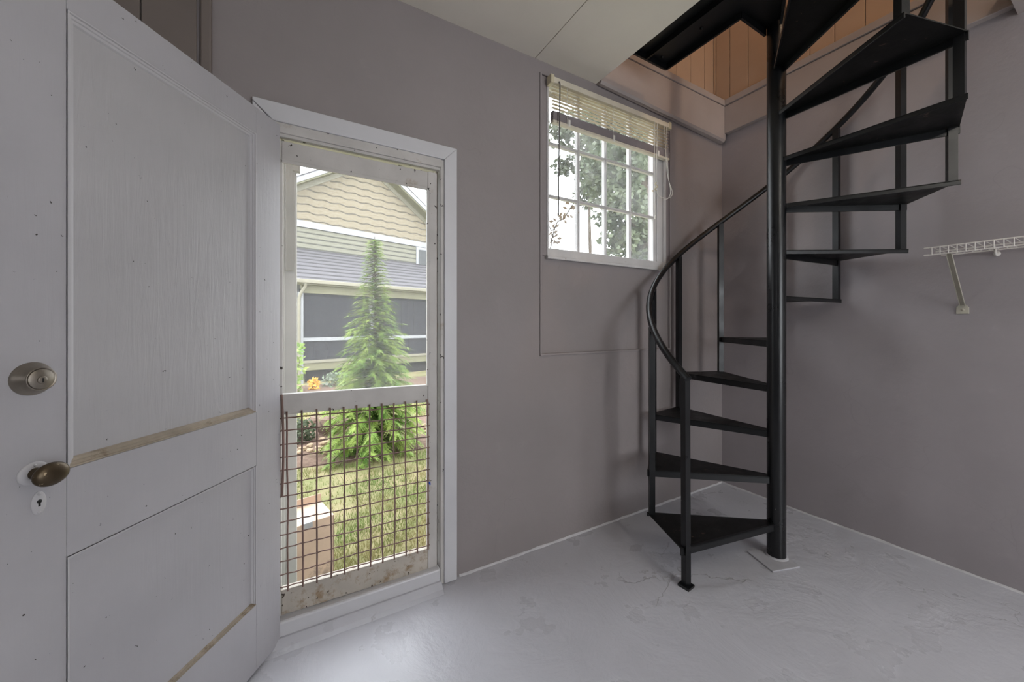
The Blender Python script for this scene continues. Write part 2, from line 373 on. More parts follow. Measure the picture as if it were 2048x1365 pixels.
# ------------------------------------------------------------------ door casing and threshold
fr = thing('door_3', (.25, YA, 0), 'white chipped doorway frame with casing and threshold around the screen door', 'door frame', kind='structure')
mb = MB().prism([(.617, .004), (.681, .004), (.681, 2.112), (.617, 2.047)], YA-.022, YA, T=lambda x, z, y: (x, y, z)).box((.610, YA-.010, .004), (.618, YA, 2.05))
mb.build('casing', 'trim', fr, .003)
MB().prism([(-.146, 2.120), (-.146, 2.108), (-.08, 2.047), (.617, 2.047), (.681, 2.112)], YA-.022, YA, T=lambda x, z, y: (x, y, z)).build('head_casing', 'trim', fr, .003)
MB().prism([(-.146, 0.01), (-.10, .01), (-.10, 2.06), (-.146, 2.105)], YA-.022, YA, T=lambda x, z, y: (x, y, z)).build('casing', 'trim', fr, .003)
MB().box((.600, YA-.012, .0), (.640, YA+.15, 2.046)).box((.590, YA+.034, .0), (.602, YA+.15, 2.02)).build('jamb', 'worn', fr, .003)
MB().box((-.135, YA-.010, .0), (-.108, YA+.15, 2.046)).build('jamb', 'worn', fr, .002)
MB().box((-.115, YA-.014, 2.008), (.605, YA+.15, 2.048)).box((-.115, YA-.006, 1.996), (.605, YA+.02, 2.010)).build('head_jamb', 'worn', fr, .003)
MB().box((-.115, YA-.026, .02), (.596, YA+.19, .086)).build('threshold', 'trim', fr, .008)
MB().prism([(YA-.085, 0), (YA-.06, .008), (YA-.035, .030), (YA+.19, .036), (YA+.19, 0)], -.14, .598, T=lambda y, z, x: (x, y, z)).build('painted_concrete_lip', 'floor', fr, .004)

# ------------------------------------------------------------------ screen door
SY = YA+.004
sd = thing('door_2', (.25, SY, .085), 'chipped white wooden screen door with a rusty wire grid over its lower half', 'screen door', kind='structure')
K = -.010          # slight sag to the right
def sT(x, y, z): return (x, y, z+K*(x-.25)*(1.6 if z < 1.2 else .6))
MB().box((.543, SY, .085), (.588, SY+.030, 1.985), sT).build('stile', 'worn', sd, .003)
MB().box((-.105, SY, .085), (-.052, SY+.030, 1.985), sT).build('stile', 'worn', sd, .003)
MB().box((-.052, SY+.001, 1.905), (.543, SY+.029, 1.983), sT).build('top_rail', 'worn', sd, .003)
MB().box((-.052, SY+.001, .886), (.543, SY+.029, .968), sT).build('middle_rail', 'worn', sd, .003)
MB().box((-.052, SY+.001, .087), (.543, SY+.029, .190), sT).build('bottom_rail', 'wornbot', sd, .003)
mb = MB()
for a, b in (((-.056, SY-.006, 1.893), (.552, SY+.002, 1.908)), ((.537, SY-.006, .962), (.549, SY+.002, 1.905)), ((-.060, SY-.006, .962), (-.048, SY+.002, 1.905))): mb.box(a, b, sT)
mb.build('screen_bead', 'worn', sd, .002)
mb = MB()
for a, b in (((-.056, SY-.004, .184), (.552, SY+.004, .190)), ((.537, SY-.004, .19), (.549, SY+.002, .886))): mb.box(a, b, sT)
mb.build('screen_bead', 'wornbot', sd, .002)
MB().box((-.05, SY+.0145, .96), (.543, SY+.0155, 1.905), sT).build('insect_screen', 'screen', sd)
mb = MB()
def wob(a, b, n, r, amp, seed):
    pts = []
    for i in range(n+1):
        t = i/n; p = [a[j]+(b[j]-a[j])*t for j in range(3)]
        p[0] += amp*noise.noise(Vector((seed, t*3, 0))); p[2] += amp*noise.noise(Vector((seed, t*3, 9)))
        pts.append(sT(*p))
    return pts
for i in range(12):
    x = -.030+i*.0520
    pts = wob((x, SY-.010, .186), (x-.004, SY-.010, .900), 26, .0033, .004, i*2.3)
    pts = [(p[0], p[1]+(.0025 if (k+i) % 2 else -.0025), p[2]) for k, p in enumerate(pts)]
    mb = MB().tube(pts, .0034, 6); mb.build('upright_wire', 'rust', sd)
for j in range(14):
    z = .205+j*.0515
    pts = wob((-.058, SY-.010, z), (.548, SY-.010, z+.003), 24, .0028, .004, 40+j*1.7)
    pts = [(p[0], p[1]+(-.0022 if (k+j) % 2 else .0022), p[2]) for k, p in enumerate(pts)]
    MB().tube(pts, .0027, 6).build('cross_wire', 'rust', sd)
MB().tube([(-.051+.006*sin(t*3), SY-.020-.010*sin(t*pi), .975-.40*t+.0*t) if t < 1.01 else None for t in [i/14 for i in range(15)]], .0045, 8).build('spring_wire', 'rust', sd)
MB().box((.545, SY-.0075, .492), (.552, SY-.006, .503)).box((.549, SY-.0075, .486), (.5535, SY-.006, .498)).build('blue_tape_scrap', 'blue', sd)

# ------------------------------------------------------------------ open panelled door
hx, hy = -.056, 1.716; DX, DY = -.578, -.816; NX, NY = .816, -.578
def D(wd, n, z): return (hx+DX*wd+NX*n, hy+DY*wd+NY*n, z)
dr = thing('door_1', D(.385, -.02, .012), 'open white two-panel wooden door with deadbolt and brass knob', 'door', kind='structure')
def dbox(w0, w1, z0, z1, n0, n1, name, mat, par=None, bev=.0015):
    return MB().box((w0, n0, z0), (w1, n1, z1), D).build(name, mat, par or dr, bev)
TH = -.042
dbox(0, .1195, .012, 2.030, TH, 0, 'stile', 'door'); dbox(.6505, .775, .012, 2.030, TH, 0, 'stile', 'door')
dbox(.120, .650, 1.936, 2.030, TH, 0, 'top_rail', 'door', bev=.001); dbox(.120, .650, .746, .937, TH, 0, 'lock_rail', 'door', bev=.001); dbox(.120, .650, .012, .248, TH, 0, 'bottom_rail', 'door', bev=.001)
dbox(.115, .655, .93, 1.94, TH+.006, -.014, 'upper_panel', 'doorpanel', bev=0); dbox(.115, .655, .24, .75, TH+.006, -.010, 'lower_panel', 'door', bev=0)
def mould(name, mat, p0, p1, inx, inz, wdt, dep, label=None):
    """stepped moulding strip between (w,z) p0 and p1, its width pointing along (inx,inz)"""
    steps = [(0, .0015), (wdt*.18, .0015), (wdt*.22, -.003), (wdt*.5, -.0035), (wdt*.56, -.007), (wdt*.85, -.0085), (wdt, -dep)]
    def sec(p, mit):
        return [D(p[0]+inx*s_+mit[0]*s_, h, p[1]+inz*s_+mit[1]*s_) for s_, h in steps]
    d = (p1[0]-p0[0], p1[1]-p0[1]); L = math.hypot(*d); d = (d[0]/L, d[1]/L)
    A = sec(p0, d); B = sec(p1, (-d[0], -d[1])); n = len(steps)
    mb = MB().add(A+B, [(i, i+1, n+i+1, n+i) for i in range(n-1)]); o = mb.build(name, mat, dr)
    if label: o['label'] = label
for (w0, w1, z0, z1, dep, wd, side) in ((.120, .650, .938, 1.935, .0145, .020, 'upper'), (.120, .650, .249, .745, .0105, .012, 'lower')):
    mould(side+'_panel_moulding', 'mould', (w0, z1), (w1, z1), 0, -1, wd, dep)
    mould(side+'_panel_moulding', 'mouldwood', (w0, z0), (w1, z0), 0, 1, wd, dep, 'worn bare wooden moulding')
    mould(side+'_panel_moulding', 'mould', (w0, z0), (w0, z1), 1, 0, wd, dep)
    mould(side+'_panel_moulding', 'mould', (w1, z0), (w1, z1), -1, 0, wd, dep)
def LT(w0, z0, n0=0): return lambda x, y, h: D(w0+x, n0+h, z0+y)
db = MB().lathe([(.0335, 0), (.0335, .003), (.0315, .006), (.0245, .020), (.0235, .024), (.0222, .0245), (.0212, .0225), (.0001, .0225)], LT(.706, 1.141)).build('deadbolt', 'nickel', dr); db['label'] = 'round satin nickel deadbolt'
MB().lathe([(.0203, .0215), (.0203, .0235), (.0198, .0240), (.0001, .0240)], LT(.706, 1.141)).lathe([(.0075, .0238), (.0075, .0262), (.0066, .0268), (.0001, .0268)], LT(.706, 1.139)).build('cylinder_face', 'nickel', db)
MB().box((-.0011, .0266, -.005), (.0011, .0273, .004), lambda x, n_, z: D(.706+x, n_, 1.139+z)).build('keyway', 'dark', db)
rs = MB().lathe([(.0225, 0), (.0225, .0015), (.021, .003), (.012, .0042), (.0001, .0042)], LT(.7035, .949), sx=1.12).build('knob_rose', 'mould', dr)
for dz in (-.0165, .0165): MB().lathe([(.0028, .003), (.0026, .0046), (.0001, .005)], LT(.7035, .949+dz), 10).build('screw', 'mould', rs)
kb = MB().lathe([(.0115, .003), (.0105, .008), (.0092, .014), (.0092, .024), (.0105, .028), (.0135, .030)], LT(.7035, .949)).build('knob_neck', 'brass', dr)
prof = [(.0002, .0285)]+[(sin(t)*.0235, .0415-cos(t)*.013) for t in [pi*i/16 for i in range(1, 16)]]+[(.0002, .0545)]
kn = MB().lathe(prof, LT(.7035, .949), 32, sx=1.22).build('door_knob', 'brass', dr); kn['label'] = 'tarnished oval brass knob'
es = MB().lathe([(.0120, 0), (.0120, .001), (.0110, .0022), (.0001, .0026)], LT(.696, .885), 32, sy=2.0).build('keyhole_escutcheon', 'mould', dr); es['label'] = 'white painted oval keyhole plate'
MB().lathe([(.0040, .0020), (.0040, .0032), (.0001, .0032)], LT(.696, .8885), 16).box((-.0017, .002, -.0085), (.0017, .0032, .001), lambda x, n_, z: D(.696+x, n_, .887+z)).build('keyhole', 'dark', es)
for dz in (-.019, .019): MB().lathe([(.0034, .0010), (.0032, .0026), (.0001, .003)], LT(.696, .885+dz), 10).build('screw', 'mould', es)
# ------------------------------------------------------------------ window
W0, W1, Z0, Z1 = 1.232, 2.243, 1.640, 2.655
wn1 = thing('window_1', (1.74, YA, Z0), 'white twelve-pane wooden window looking onto trees', 'window', kind='structure')
MB().box((W0, YA-.004, Z0), (W1, YA+.045, 1.688)).box((W0, YA-.004, 2.615), (W1, YA+.045, Z1)).box((W0, YA-.004, 1.688), (1.243, YA+.045, 2.615)).box((2.160, YA-.0, 1.688), (2.215, YA+.045, 2.615)).box((2.215, YA-.010, Z0), (2.243, YA+.045, 2.66)).build('sash_frame', 'sash', wn1, .003)
MB().box((2.130, YA+.008, 1.688), (2.160, YA+.04, 2.615)).box((W0-.004, YA-.016, Z0-.014), (W1+.002, YA+.01, Z0+.002)).build('sash_ledge', 'sash', wn1, .003)
VX, HZ = [1.468, 1.686, 1.903], [1.990, 2.292]
for x in VX: MB().box((x-.009, YA+.006, 1.688), (x+.009, YA+.032, 2.615)).box((x-.004, YA-.001, 1.688), (x+.004, YA+.008, 2.615)).build('muntin', 'sash', wn1, .002)
for z in HZ: MB().box((1.243, YA+.007, z-.008), (2.130, YA+.031, z+.008)).box((1.243, YA+.0, z-.004), (2.130, YA+.008, z+.004)).build('muntin', 'sash', wn1, .002)
ex, ez = [1.243]+VX+[2.131], [1.688]+HZ+[2.615]
for i in range(4):
    for j in range(3):
        MB().box((ex[i]+.004, YA+.019, ez[j]+.004), (ex[i+1]-.004, YA+.0205, ez[j+1]-.004)).build('pane', 'glass', wn1)

# mini blind, mostly drawn up
BYc = YA-.032
bl = thing('mini_blind', (1.735, BYc, 2.38), 'cream horizontal mini blind drawn up to the top of the window', 'window blind')
MB().box((1.240, BYc-.016, 2.607), (2.232, BYc+.014, 2.640)).build('headrail', 'blind', bl, .003)
for x in (1.236, 2.234): MB().box((x-.012, BYc-.020, 2.600), (x+.012, BYc+.025, 2.648)).build('mounting_clip', 'clip', bl, .003)
for k in range(7):
    z = 2.596-k*.0205
    mb = MB(); vs = []
    for x in (1.245, 2.228):
        for t in (-1, -.5, 0, .5, 1): vs.append((x, BYc+t*.0125, z+.0022*(1-t*t)+t*.0025))
    mb.add(vs, [(i, i+1, i+6, i+5) for i in range(4)])
    mb.add([(a, b, c-.0006) for a, b, c in vs], [(i+5, i+6, i+1, i) for i in range(4)]); mb.build('slat', 'slatvinyl', bl)
mb = MB()
for k in range(15):
    z = 2.402+k*.0032; o = .0015*sin(k*2.1)
    mb.box((1.243+o, BYc-.0135, z), (2.230+o, BYc+.0135, z+.0022))
st = mb.build('slat_stack', 'slatstack', bl); st['label'] = 'bunched grey slats at the bottom of the blind'
MB().box((1.243, BYc-.014, 2.386), (2.231, BYc+.014, 2.401)).build('bottom_rail', 'blind', bl, .003)
for x in (1.34, 1.70, 2.10): MB().tube([(x, BYc-.016, 2.608), (x, BYc-.016, 2.392)], .0011, 6).tube([(x, BYc+.015, 2.608), (x, BYc+.015, 2.392)], .0011, 6).build('ladder_cord', 'cord', bl)
for x in (1.355, 1.705, 2.115): MB().box((x-.008, BYc-.0175, 2.388), (x+.008, BYc-.0145, 2.425)).build('cord_clip', 'cord', bl, .002)
MB().tube([(1.279, BYc-.020, 2.617), (1.279, BYc-.028, 2.60), (1.272, BYc-.027, 2.2), (1.271, BYc-.025, 1.862)], .0036, 6).build('tilt_wand', 'wand', bl)
def curve_pts(ps, n=10):
    out = []
    P = [Vector(ps[0])]+[Vector(p) for p in ps]+[Vector(ps[-1])]
    for i in range(1, len(P)-2):
        for k in range(n):
            t = k/n; a, b, c, d = P[i-1], P[i], P[i+1], P[i+2]
            out.append(.5*((2*b)+(c-a)*t+(2*a-5*b+4*c-d)*t*t+(3*b-a-3*c+d)*t**3))
    out.append(P[-2]); return out
yc = BYc-.024
MB().tube(curve_pts([(2.175, BYc-.018, 2.608), (2.178, yc, 2.42), (2.200, yc, 2.26), (2.238, yc-.006, 2.165), (2.222, yc, 2.125), (2.150, yc, 2.110), (2.105, yc+.006, 2.130), (2.082, yc, 2.19), (2.088, yc, 2.42), (2.10, BYc-.018, 2.608)]), .0018, 6).build('lift_cord', 'cord', bl)
MB().tube(curve_pts([(2.195, BYc-.018, 2.608), (2.192, yc, 2.42), (2.208, yc, 2.25), (2.224, yc-.003, 2.17), (2.205, yc, 2.118), (2.150, yc, 2.095)]), .0018, 6).build('lift_cord', 'cord', bl)
MB().tube(curve_pts([(2.075, BYc-.018, 2.608), (2.066, yc, 2.3), (2.070, yc, 2.0), (2.072, yc, 1.97)]), .0016, 6).lathe([(.001, 0), (.006, .004), (.006, .02), (.002, .026)], lambda x, y, h: (2.072+x, yc+y, 1.955+h), 10).build('cord_tassel', 'cord', bl)
kn_ = MB().tube(curve_pts([(2.078, yc-.004, 2.20), (2.062, yc-.008, 2.185), (2.085, yc-.008, 2.17), (2.060, yc-.004, 2.155), (2.080, yc-.006, 2.145)]), .0035, 6).build('cord_knot', 'clip', bl)

# ------------------------------------------------------------------ spiral staircase
CX, CY, R = 2.2391, 1.0395, .668
A0, STEP, WID, TZ, RISE, RB = 171.67, 29.108, 30.62, .190, .2432, .644
st = thing('spiral_staircase', (CX, CY, 0), 'black iron spiral staircase with open triangular treads', 'staircase')
def P3(a, r, z): return (CX+r*cos(radians(a)), CY+r*sin(radians(a)), z)
MB().tube([(CX, CY, 0), (CX, CY, 3.85)], .0435, 32, up=(1, 0, 0)).build('center_pole', 'pole', st)
MB().lathe([(.056, .004), (.054, .010), (.044, .014)], lambda x, y, h: (CX+x, CY+y, h), 24).build('weld_bead', 'baseplate', st)
bp_ = MB(); q = [(2.145, 1.140), (2.080, .982), (2.243, .932), (2.318, 1.088)]
bp_.prism(q, 0, .008).build('base_plate', 'baseplate', st, .002)['label'] = 'floor plate under the pole painted over in pale grey'
for i in range(1, 12):
    af = A0-STEP*(i-1); ab = af-WID; z = TZ+RISE*(i-1)
    fo, bo = Vector(P3(af, R, z)), Vector(P3(ab, R, z))
    am = radians((af+ab)/2); rad = Vector((cos(am), sin(am), 0)); tan = Vector((-sin(am), cos(am), 0))   # tan points to the front edge
    c = Vector((CX, CY, z)); fi = c+rad*.036+tan*.026; bi = c+rad*.036-tan*.026
    mb = MB()
    top = [fi, fo, bo, bi]; t = .005
    mb.add([p for p in top]+[p-Vector((0, 0, t)) for p in top], [(3, 2, 1, 0), (4, 5, 6, 7)]+[(k, (k+1) % 4, (k+1) % 4+4, k+4) for k in range(4)])
    tr = mb.build('tread', 'tread', st)
    def flange(p, q_, h, inward, nm, th=.006):
        e = (q_-p).normalized(); nn = Vector((-e.y, e.x, 0)); 
        if nn.dot(inward) < 0: nn = -nn
        m2 = MB(); zz = Vector((0, 0, 1)); a, b = p, q_
        v = [a+zz*.0008, b+zz*.0008, b+nn*th+zz*.0008, a+nn*th+zz*.0008]; v += [x-zz*h for x in v]
        # small return lip at the bottom
        m2.add(v, [(3, 2, 1, 0), (4, 5, 6, 7)]+[(k, (k+1) % 4, (k+1) % 4+4, k+4) for k in range(4)])
        m2.build(nm, 'black', tr, .0012)
    flange(fi, fo, .036, -tan, 'front_flange', .010); flange(bi, bo, .022, tan, 'back_flange', .006)
# landing
zl = TZ+RISE*11
poly = [(1.603, 1.533), (1.98, 1.533), (1.98, 1.083), (2.215, 1.083), (2.20, 1.0), (1.66, .70), (1.603, .70)]
ld = MB().prism(poly, zl-.006, zl).build('landing', 'black', st)
def strip(p, q_, name, h=.05):
    a, b = Vector((*p, zl-.006)), Vector((*q_, zl-.006)); e = (b-a).normalized(); nn = Vector((-e.y, e.x, 0))*.006
    v = [a-nn, b-nn, b+nn, a+nn]; v += [x-Vector((0, 0, h)) for x in v]
    MB().add(v, [(3, 2, 1, 0), (4, 5, 6, 7)]+[(k, (k+1) % 4, (k+1) % 4+4, k+4) for k in range(4)]).build(name, 'black', ld)
for p, q_ in ((poly[0], poly[1]), (poly[1], poly[2]), (poly[2], poly[3]), (poly[4], poly[5]), ((1.615, .70), (1.615, 1.53)), ((1.80, .78), (1.80, 1.53))): strip(p, q_, 'landing_rib', .035)
for x, y in ((1.70, 1.50), (1.90, 1.50), (1.70, 1.2), (1.90, 1.25)): MB().lathe([(.006, -.011), (.008, -.006), (.008, 0)], lambda a, b, h: (x+a, y+b, zl-.006+h), 8).build('bolt', 'black', ld)
# balusters, standing on each tread's back corner
def railz(a): return .985+(A0+1-a)/STEP*RISE
bal = [(A0-.5, 0.0)]+[(A0-STEP*(i-1)-WID+1.4, TZ+RISE*(i-1)+.0005) for i in range(1, 12)]
for k, (a, z) in enumerate(bal):
    o = MB().bar(P3(a, RB if k else .634, z), P3(a, RB if k else .640, railz(a)), .030, up=(cos(radians(a)), sin(radians(a)), 0)).build('baluster', 'pole' if k == 0 else 'black', st)
    if k == 0:
        c = Vector(P3(a, .634, 0)); aa = radians(a+15); u_, v_ = Vector((cos(aa), sin(aa), 0))*.028, Vector((-sin(aa), cos(aa), 0))*.028
        q4 = [c-u_-v_, c+u_-v_, c+u_+v_, c-u_+v_]; mb = MB(); mb.prism([(p.x, p.y) for p in q4], 0, .012); mb.build('foot_plate', 'black', o, .002)
pts = []
a = A0+1.5
MBr = MB()
while a > A0-STEP*11.6:
    pts.append(P3(a, RB, railz(a)+.012)); a -= 4
MBr.tube(pts, .0175, 16).build('handrail', 'black', st)

# ------------------------------------------------------------------ wire closet shelf
SZ, SE, SX = 1.604, .568, 2.622
sh = thing('wire_shelf', (2.772, 0, SZ-.02), 'white vinyl wire shelf held to the right wall by a diagonal bracket', 'shelf')
def rod(p, q_, r=.0026): return MB().tube([p, q_], r, 8)
rod((SX, SE, SZ+.014), (SX, -1.6, SZ+.014), .0034).build('front_wire', 'wire', sh)
rod((SX, SE, SZ-.020), (SX, -1.6, SZ-.020), .0034).build('front_wire', 'wire', sh)
rod((2.906, SE, SZ+.006), (2.906, -1.6, SZ+.006), .0034).build('back_wire', 'wire', sh)
for x in (2.72, 2.81): rod((x, SE-.01, SZ+.004), (x, -1.6, SZ+.004), .0030).build('support_wire', 'wire', sh)
mb = MB(); y = SE-.018
while y > -1.59:
    mb.tube([(SX-.0035, y, SZ-.022), (SX-.0035, y, SZ+.012), (SX, y, SZ+.0155), (2.908, y, SZ+.010)], .0020, 6); y -= .0262
mb.build('deck_wires', 'wire', sh)
for z_ in (SZ+.014, SZ-.020): MB().lathe([(.0045, 0), (.0045, .014), (.003, .017)], lambda a, b, h: (SX+a, SE-.008+h, z_+b), 10).build('end_cap', 'wire', sh)
MB().lathe([(.0045, 0), (.0045, .014), (.003, .017)], lambda a, b, h: (2.906+a, SE-.008+h, SZ+.006+b), 10).build('end_cap', 'wire', sh)
a, b = Vector((SX+.004, .497, SZ-.02)), Vector((2.914, .506, 1.350))
mb = MB(); d = (b-a).normalized(); side = Vector((0, 1, 0)); nn = d.cross(side)
for s0, s1, t0, t1 in ((-.009, .009, 0, .002), (-.009, -.007, -.009, 0), (.007, .009, -.009, 0)):
    v = [a+side*s0+nn*t0, a+side*s1+nn*t0, a+side*s1+nn*t1, a+side*s0+nn*t1]; v += [x+(b-a) for x in v]
    mb.add(v, [(0, 1, 2, 3), (7, 6, 5, 4)]+[(k, k+4, (k+1) % 4+4, (k+1) % 4) for k in range(4)])
br = mb.build('bracket_arm', 'bracket', sh)
br2 = MB().prism([(.486, 1.306), (.528, 1.306), (.528, 1.338), (.518, 1.352), (.496, 1.352), (.486, 1.338)], 2.916, XB, T=lambda y, z, x: (x, y, z)).build('bracket_foot', 'bracket', sh, .001)
MB().lathe([(.007, 0), (.006, .003), (.0001, .0042)], lambda a, b, h: (2.916-h, .506+a, 1.326+b), 12).build('screw', 'bracket', br2)
MB().tube(curve_pts([(2.916, .40, SZ-.012), (2.90, .40, SZ-.02), (2.885, .40, SZ-.008), (2.89, .40, SZ+.012), (2.905, .40, SZ+.014)]), .005, 8).lathe([(.012, 0), (.012, .006), (.006, .009)], lambda a, b, h: (XB-h, .40+a, SZ-.012+b), 14).build('wall_clip', 'wire', sh)

# ================================================================== outside
def leafmat(name, c1, c2, scale=3):
    m, nt, bs = newmat(name); v = coords(nt)
    c = ramp(nt, noisetex(nt, v, scale, 4, .6), [(.35, c1), (.65, c2)])
    nt.links.new(c, bs.inputs['Base Color']); bs.inputs['Roughness'].default_value = .6
    tr = N(nt, 'ShaderNodeBsdfTranslucent'); nt.links.new(c, tr.inputs['Color'])
    mx = N(nt, 'ShaderNodeMixShader'); mx.inputs[0].default_value = .35
    nt.links.new(bs.outputs[0], mx.inputs[1]); nt.links.new(tr.outputs[0], mx.inputs[2]); nt.links.new(mx.outputs[0], nt.nodes['Material Output'].inputs[0])
    return m
def siding(name, col, pitch, wavy=0, gap=.12):
    m, nt, bs = newmat(name); tc = N(nt, 'ShaderNodeTexCoord'); sp = N(nt, 'ShaderNodeSeparateXYZ'); nt.links.new(tc.outputs['Object'], sp.inputs[0])
    wv = N(nt, 'ShaderNodeMath'); wv.operation = 'SINE'; ml = N(nt, 'ShaderNodeMath'); ml.operation = 'MULTIPLY'; ml.inputs[1].default_value = 11.0
    nt.links.new(sp.outputs['X'], ml.inputs[0]); nt.links.new(ml.outputs[0], wv.inputs[0])
    ma = N(nt, 'ShaderNodeMath'); ma.operation = 'MULTIPLY_ADD'; ma.inputs[1].default_value = wavy; nt.links.new(wv.outputs[0], ma.inputs[0]); nt.links.new(sp.outputs['Z'], ma.inputs[2])
    dv = N(nt, 'ShaderNodeMath'); dv.operation = 'DIVIDE'; dv.inputs[1].default_value = pitch; nt.links.new(ma.outputs[0], dv.inputs[0])
    fr_ = N(nt, 'ShaderNodeMath'); fr_.operation = 'FRACT'; nt.links.new(dv.outputs[0], fr_.inputs[0])
    c = ramp(nt, fr_.outputs[0], [(0, tuple(x*.18 for x in col[:3])), (gap, tuple(x*.4 for x in col[:3])), (gap+.05, col)])
    c = mixc(nt, ramp(nt, noisetex(nt, tc.outputs['Object'], 4, 5), [(.3, BW0), (.7, (.12, .12, .12, 1))]), c, tuple(x*.7 for x in col[:3])+(1,))
    nt.links.new(c, bs.inputs['Base Color']); bs.inputs['Roughness'].default_value = .7
    bump(nt, bs, fr_.outputs[0], .5, .01); return m
def stone(name, c1, c2, s=6): 
    m, nt, bs = newmat(name); v = coords(nt)
    nt.links.new(ramp(nt, noisetex(nt, v, s, 6, .65), [(.3, c1), (.7, c2)]), bs.inputs['Base Color']); bs.inputs['Roughness'].default_value = .9
    bump(nt, bs, noisetex(nt, v, s*4, 5), .5, .02); return m
k = .36   # outdoor things are pale in the photo because the daylight is strong; these are their own colours
def oc(r, g, b, s=.36): c = srgb(r, g, b); s *= .62; return (c[0]*s, c[1]*s, c[2]*s, 1)
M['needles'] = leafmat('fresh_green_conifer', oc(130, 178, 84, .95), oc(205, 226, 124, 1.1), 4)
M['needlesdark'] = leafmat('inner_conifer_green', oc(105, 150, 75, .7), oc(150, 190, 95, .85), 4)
M['leaf'] = leafmat('broadleaf_green', oc(125, 145, 110, .42), oc(175, 190, 150, .5), .8)
M['leafdark'] = leafmat('grey_green_leaves', oc(105, 120, 95, .5), oc(150, 160, 125, .55), .8)
M['brownleaf'] = leafmat('dry_brown_leaves', oc(150, 120, 90, .6), oc(190, 165, 130, .6), 3)
M['grassblade'] = leafmat('lawn_grass', oc(150, 188, 95, .66), oc(222, 206, 150, .72), 1.6)
M['bark'] = stone('bark', oc(150, 130, 110), oc(200, 180, 160), 12)
M['lawn'] = stone('lawn_soil', oc(165, 175, 105, .6), oc(215, 195, 150, .65), 3)
M['mulch'] = stone('brown_mulch', oc(150, 115, 95, .40), oc(205, 170, 145, .5), 14)
M['rock'] = stone('tan_stone', oc(200, 170, 135, .6), oc(240, 215, 180, .7), 3)
M['boulder'] = stone('reddish_boulder', oc(175, 140, 120, .42), oc(215, 185, 165, .45), 4)
M['shake'] = siding('scalloped_tan_shingle_siding', oc(222, 206, 172, .44), .28, .026, .16)
M['lap'] = siding('sage_lap_siding', oc(205, 203, 178, .44), .19, 0, .26)
M['hwhite'] = flat('white_house_trim', oc(240, 243, 248, .50), .5)
M['hcream'] = flat('cream_house_trim', oc(228, 222, 195, .46), .5)
M['hsage'] = flat('sage_house_board', oc(212, 208, 165, .42), .6)
M['shingle'] = siding('grey_roof_shingle', oc(178, 174, 182, .33), .16, 0, .35)
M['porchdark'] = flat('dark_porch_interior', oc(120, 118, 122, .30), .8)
M['hglass'] = flat('dark_house_window', oc(110, 115, 115, .3), .15)
M['crawl'] = flat('crawl_space_dark', oc(115, 110, 112, .25), .9)
M['plastic'] = flat('pale_plastic', oc(225, 225, 225, .50), .5)
M['cardboard'] = paint('weathered_cardboard', oc(215, 188, 165, 1.5), .85, .12, 3, 40, .2, dirt=(oc(170, 150, 140, .9), 5, .55))
M['tape'] = flat('white_label', oc(245, 245, 245, .6), .4)
M['postpaint'] = paint('faded_post_paint', oc(228, 226, 218, .9), .7, .08, 5, 40, .2)
M['postwood'] = paint('weathered_grey_board', oc(205, 200, 188, .75), .8, .12, 5, 40, .3, grain=((30, 30, 2), 2, .4))
M['flower'] = flat('orange_flowers', (.75, .42, .06, 1)); M['paleleaf'] = leafmat('pale_bedding_leaves', oc(170, 200, 150, .6), oc(225, 235, 220, .6), 6)

def gz(x, y):          # garden ground height
    t = max(0, min(1, (y-4.0)/7.0)); return -.36-.17*t
mb = MB(); nx, ny = 60, 60; x0, x1, y0, y1 = -16, 26, YA+.16, 34
vs = []
for j in range(ny+1):
    for i in range(nx+1):
        x = x0+(x1-x0)*i/nx; y = y0+(y1-y0)*(j/ny)**1.6; vs.append((x, y, gz(x, y)+.012*noise.noise(Vector((x*1.3, y*1.3, 0)))))
mb.add(vs, [(j*(nx+1)+i, j*(nx+1)+i+1, (j+1)*(nx+1)+i+1, (j+1)*(nx+1)+i) for j in range(ny) for i in range(nx)], True)
tag(mb.build('ground', 'lawn', origin=(0, 6, -.4)), 'sloping lawn soil between the shed and the house', 'ground', kind='structure')

def patch(name, cx_, cy_, rx, ry, mat, label, cat, h=.03, kind='structure'):
    mb = MB(); vs = [(cx_, cy_, gz(cx_, cy_)+h+.03)]; n = 40; rings = 5
    for r in range(1, rings+1):
        for i in range(n):
            a = 2*pi*i/n; q = r/rings*(1+.16*noise.noise(Vector((cos(a)*1.5, sin(a)*1.5, cx_))))
            x, y = cx_+rx*q*cos(a), cy_+ry*q*sin(a); vs.append((x, y, gz(x, y)+(h+.02*noise.noise(Vector((x*6, y*6, 2))) if r < rings else -.02)))
    fs = [(0, 1+i, 1+(i+1) % n) for i in range(n)]
    for r in range(rings-1): fs += [(1+r*n+i, 1+(r+1)*n+i, 1+(r+1)*n+(i+1) % n, 1+r*n+(i+1) % n) for i in range(n)]
    mb.add(vs, fs, True); return tag(mb.build(name, mat), label, cat, kind=kind)
patch('mulch_bed', .95, 5.85, 2.0, 1.15, 'mulch', 'brown mulch bed around the young conifer', 'mulch')
patch('mulch_bed', 2.8, 11.75, 5.2, 1.05, 'mulch', 'reddish mulch strip along the foot of the house', 'mulch')

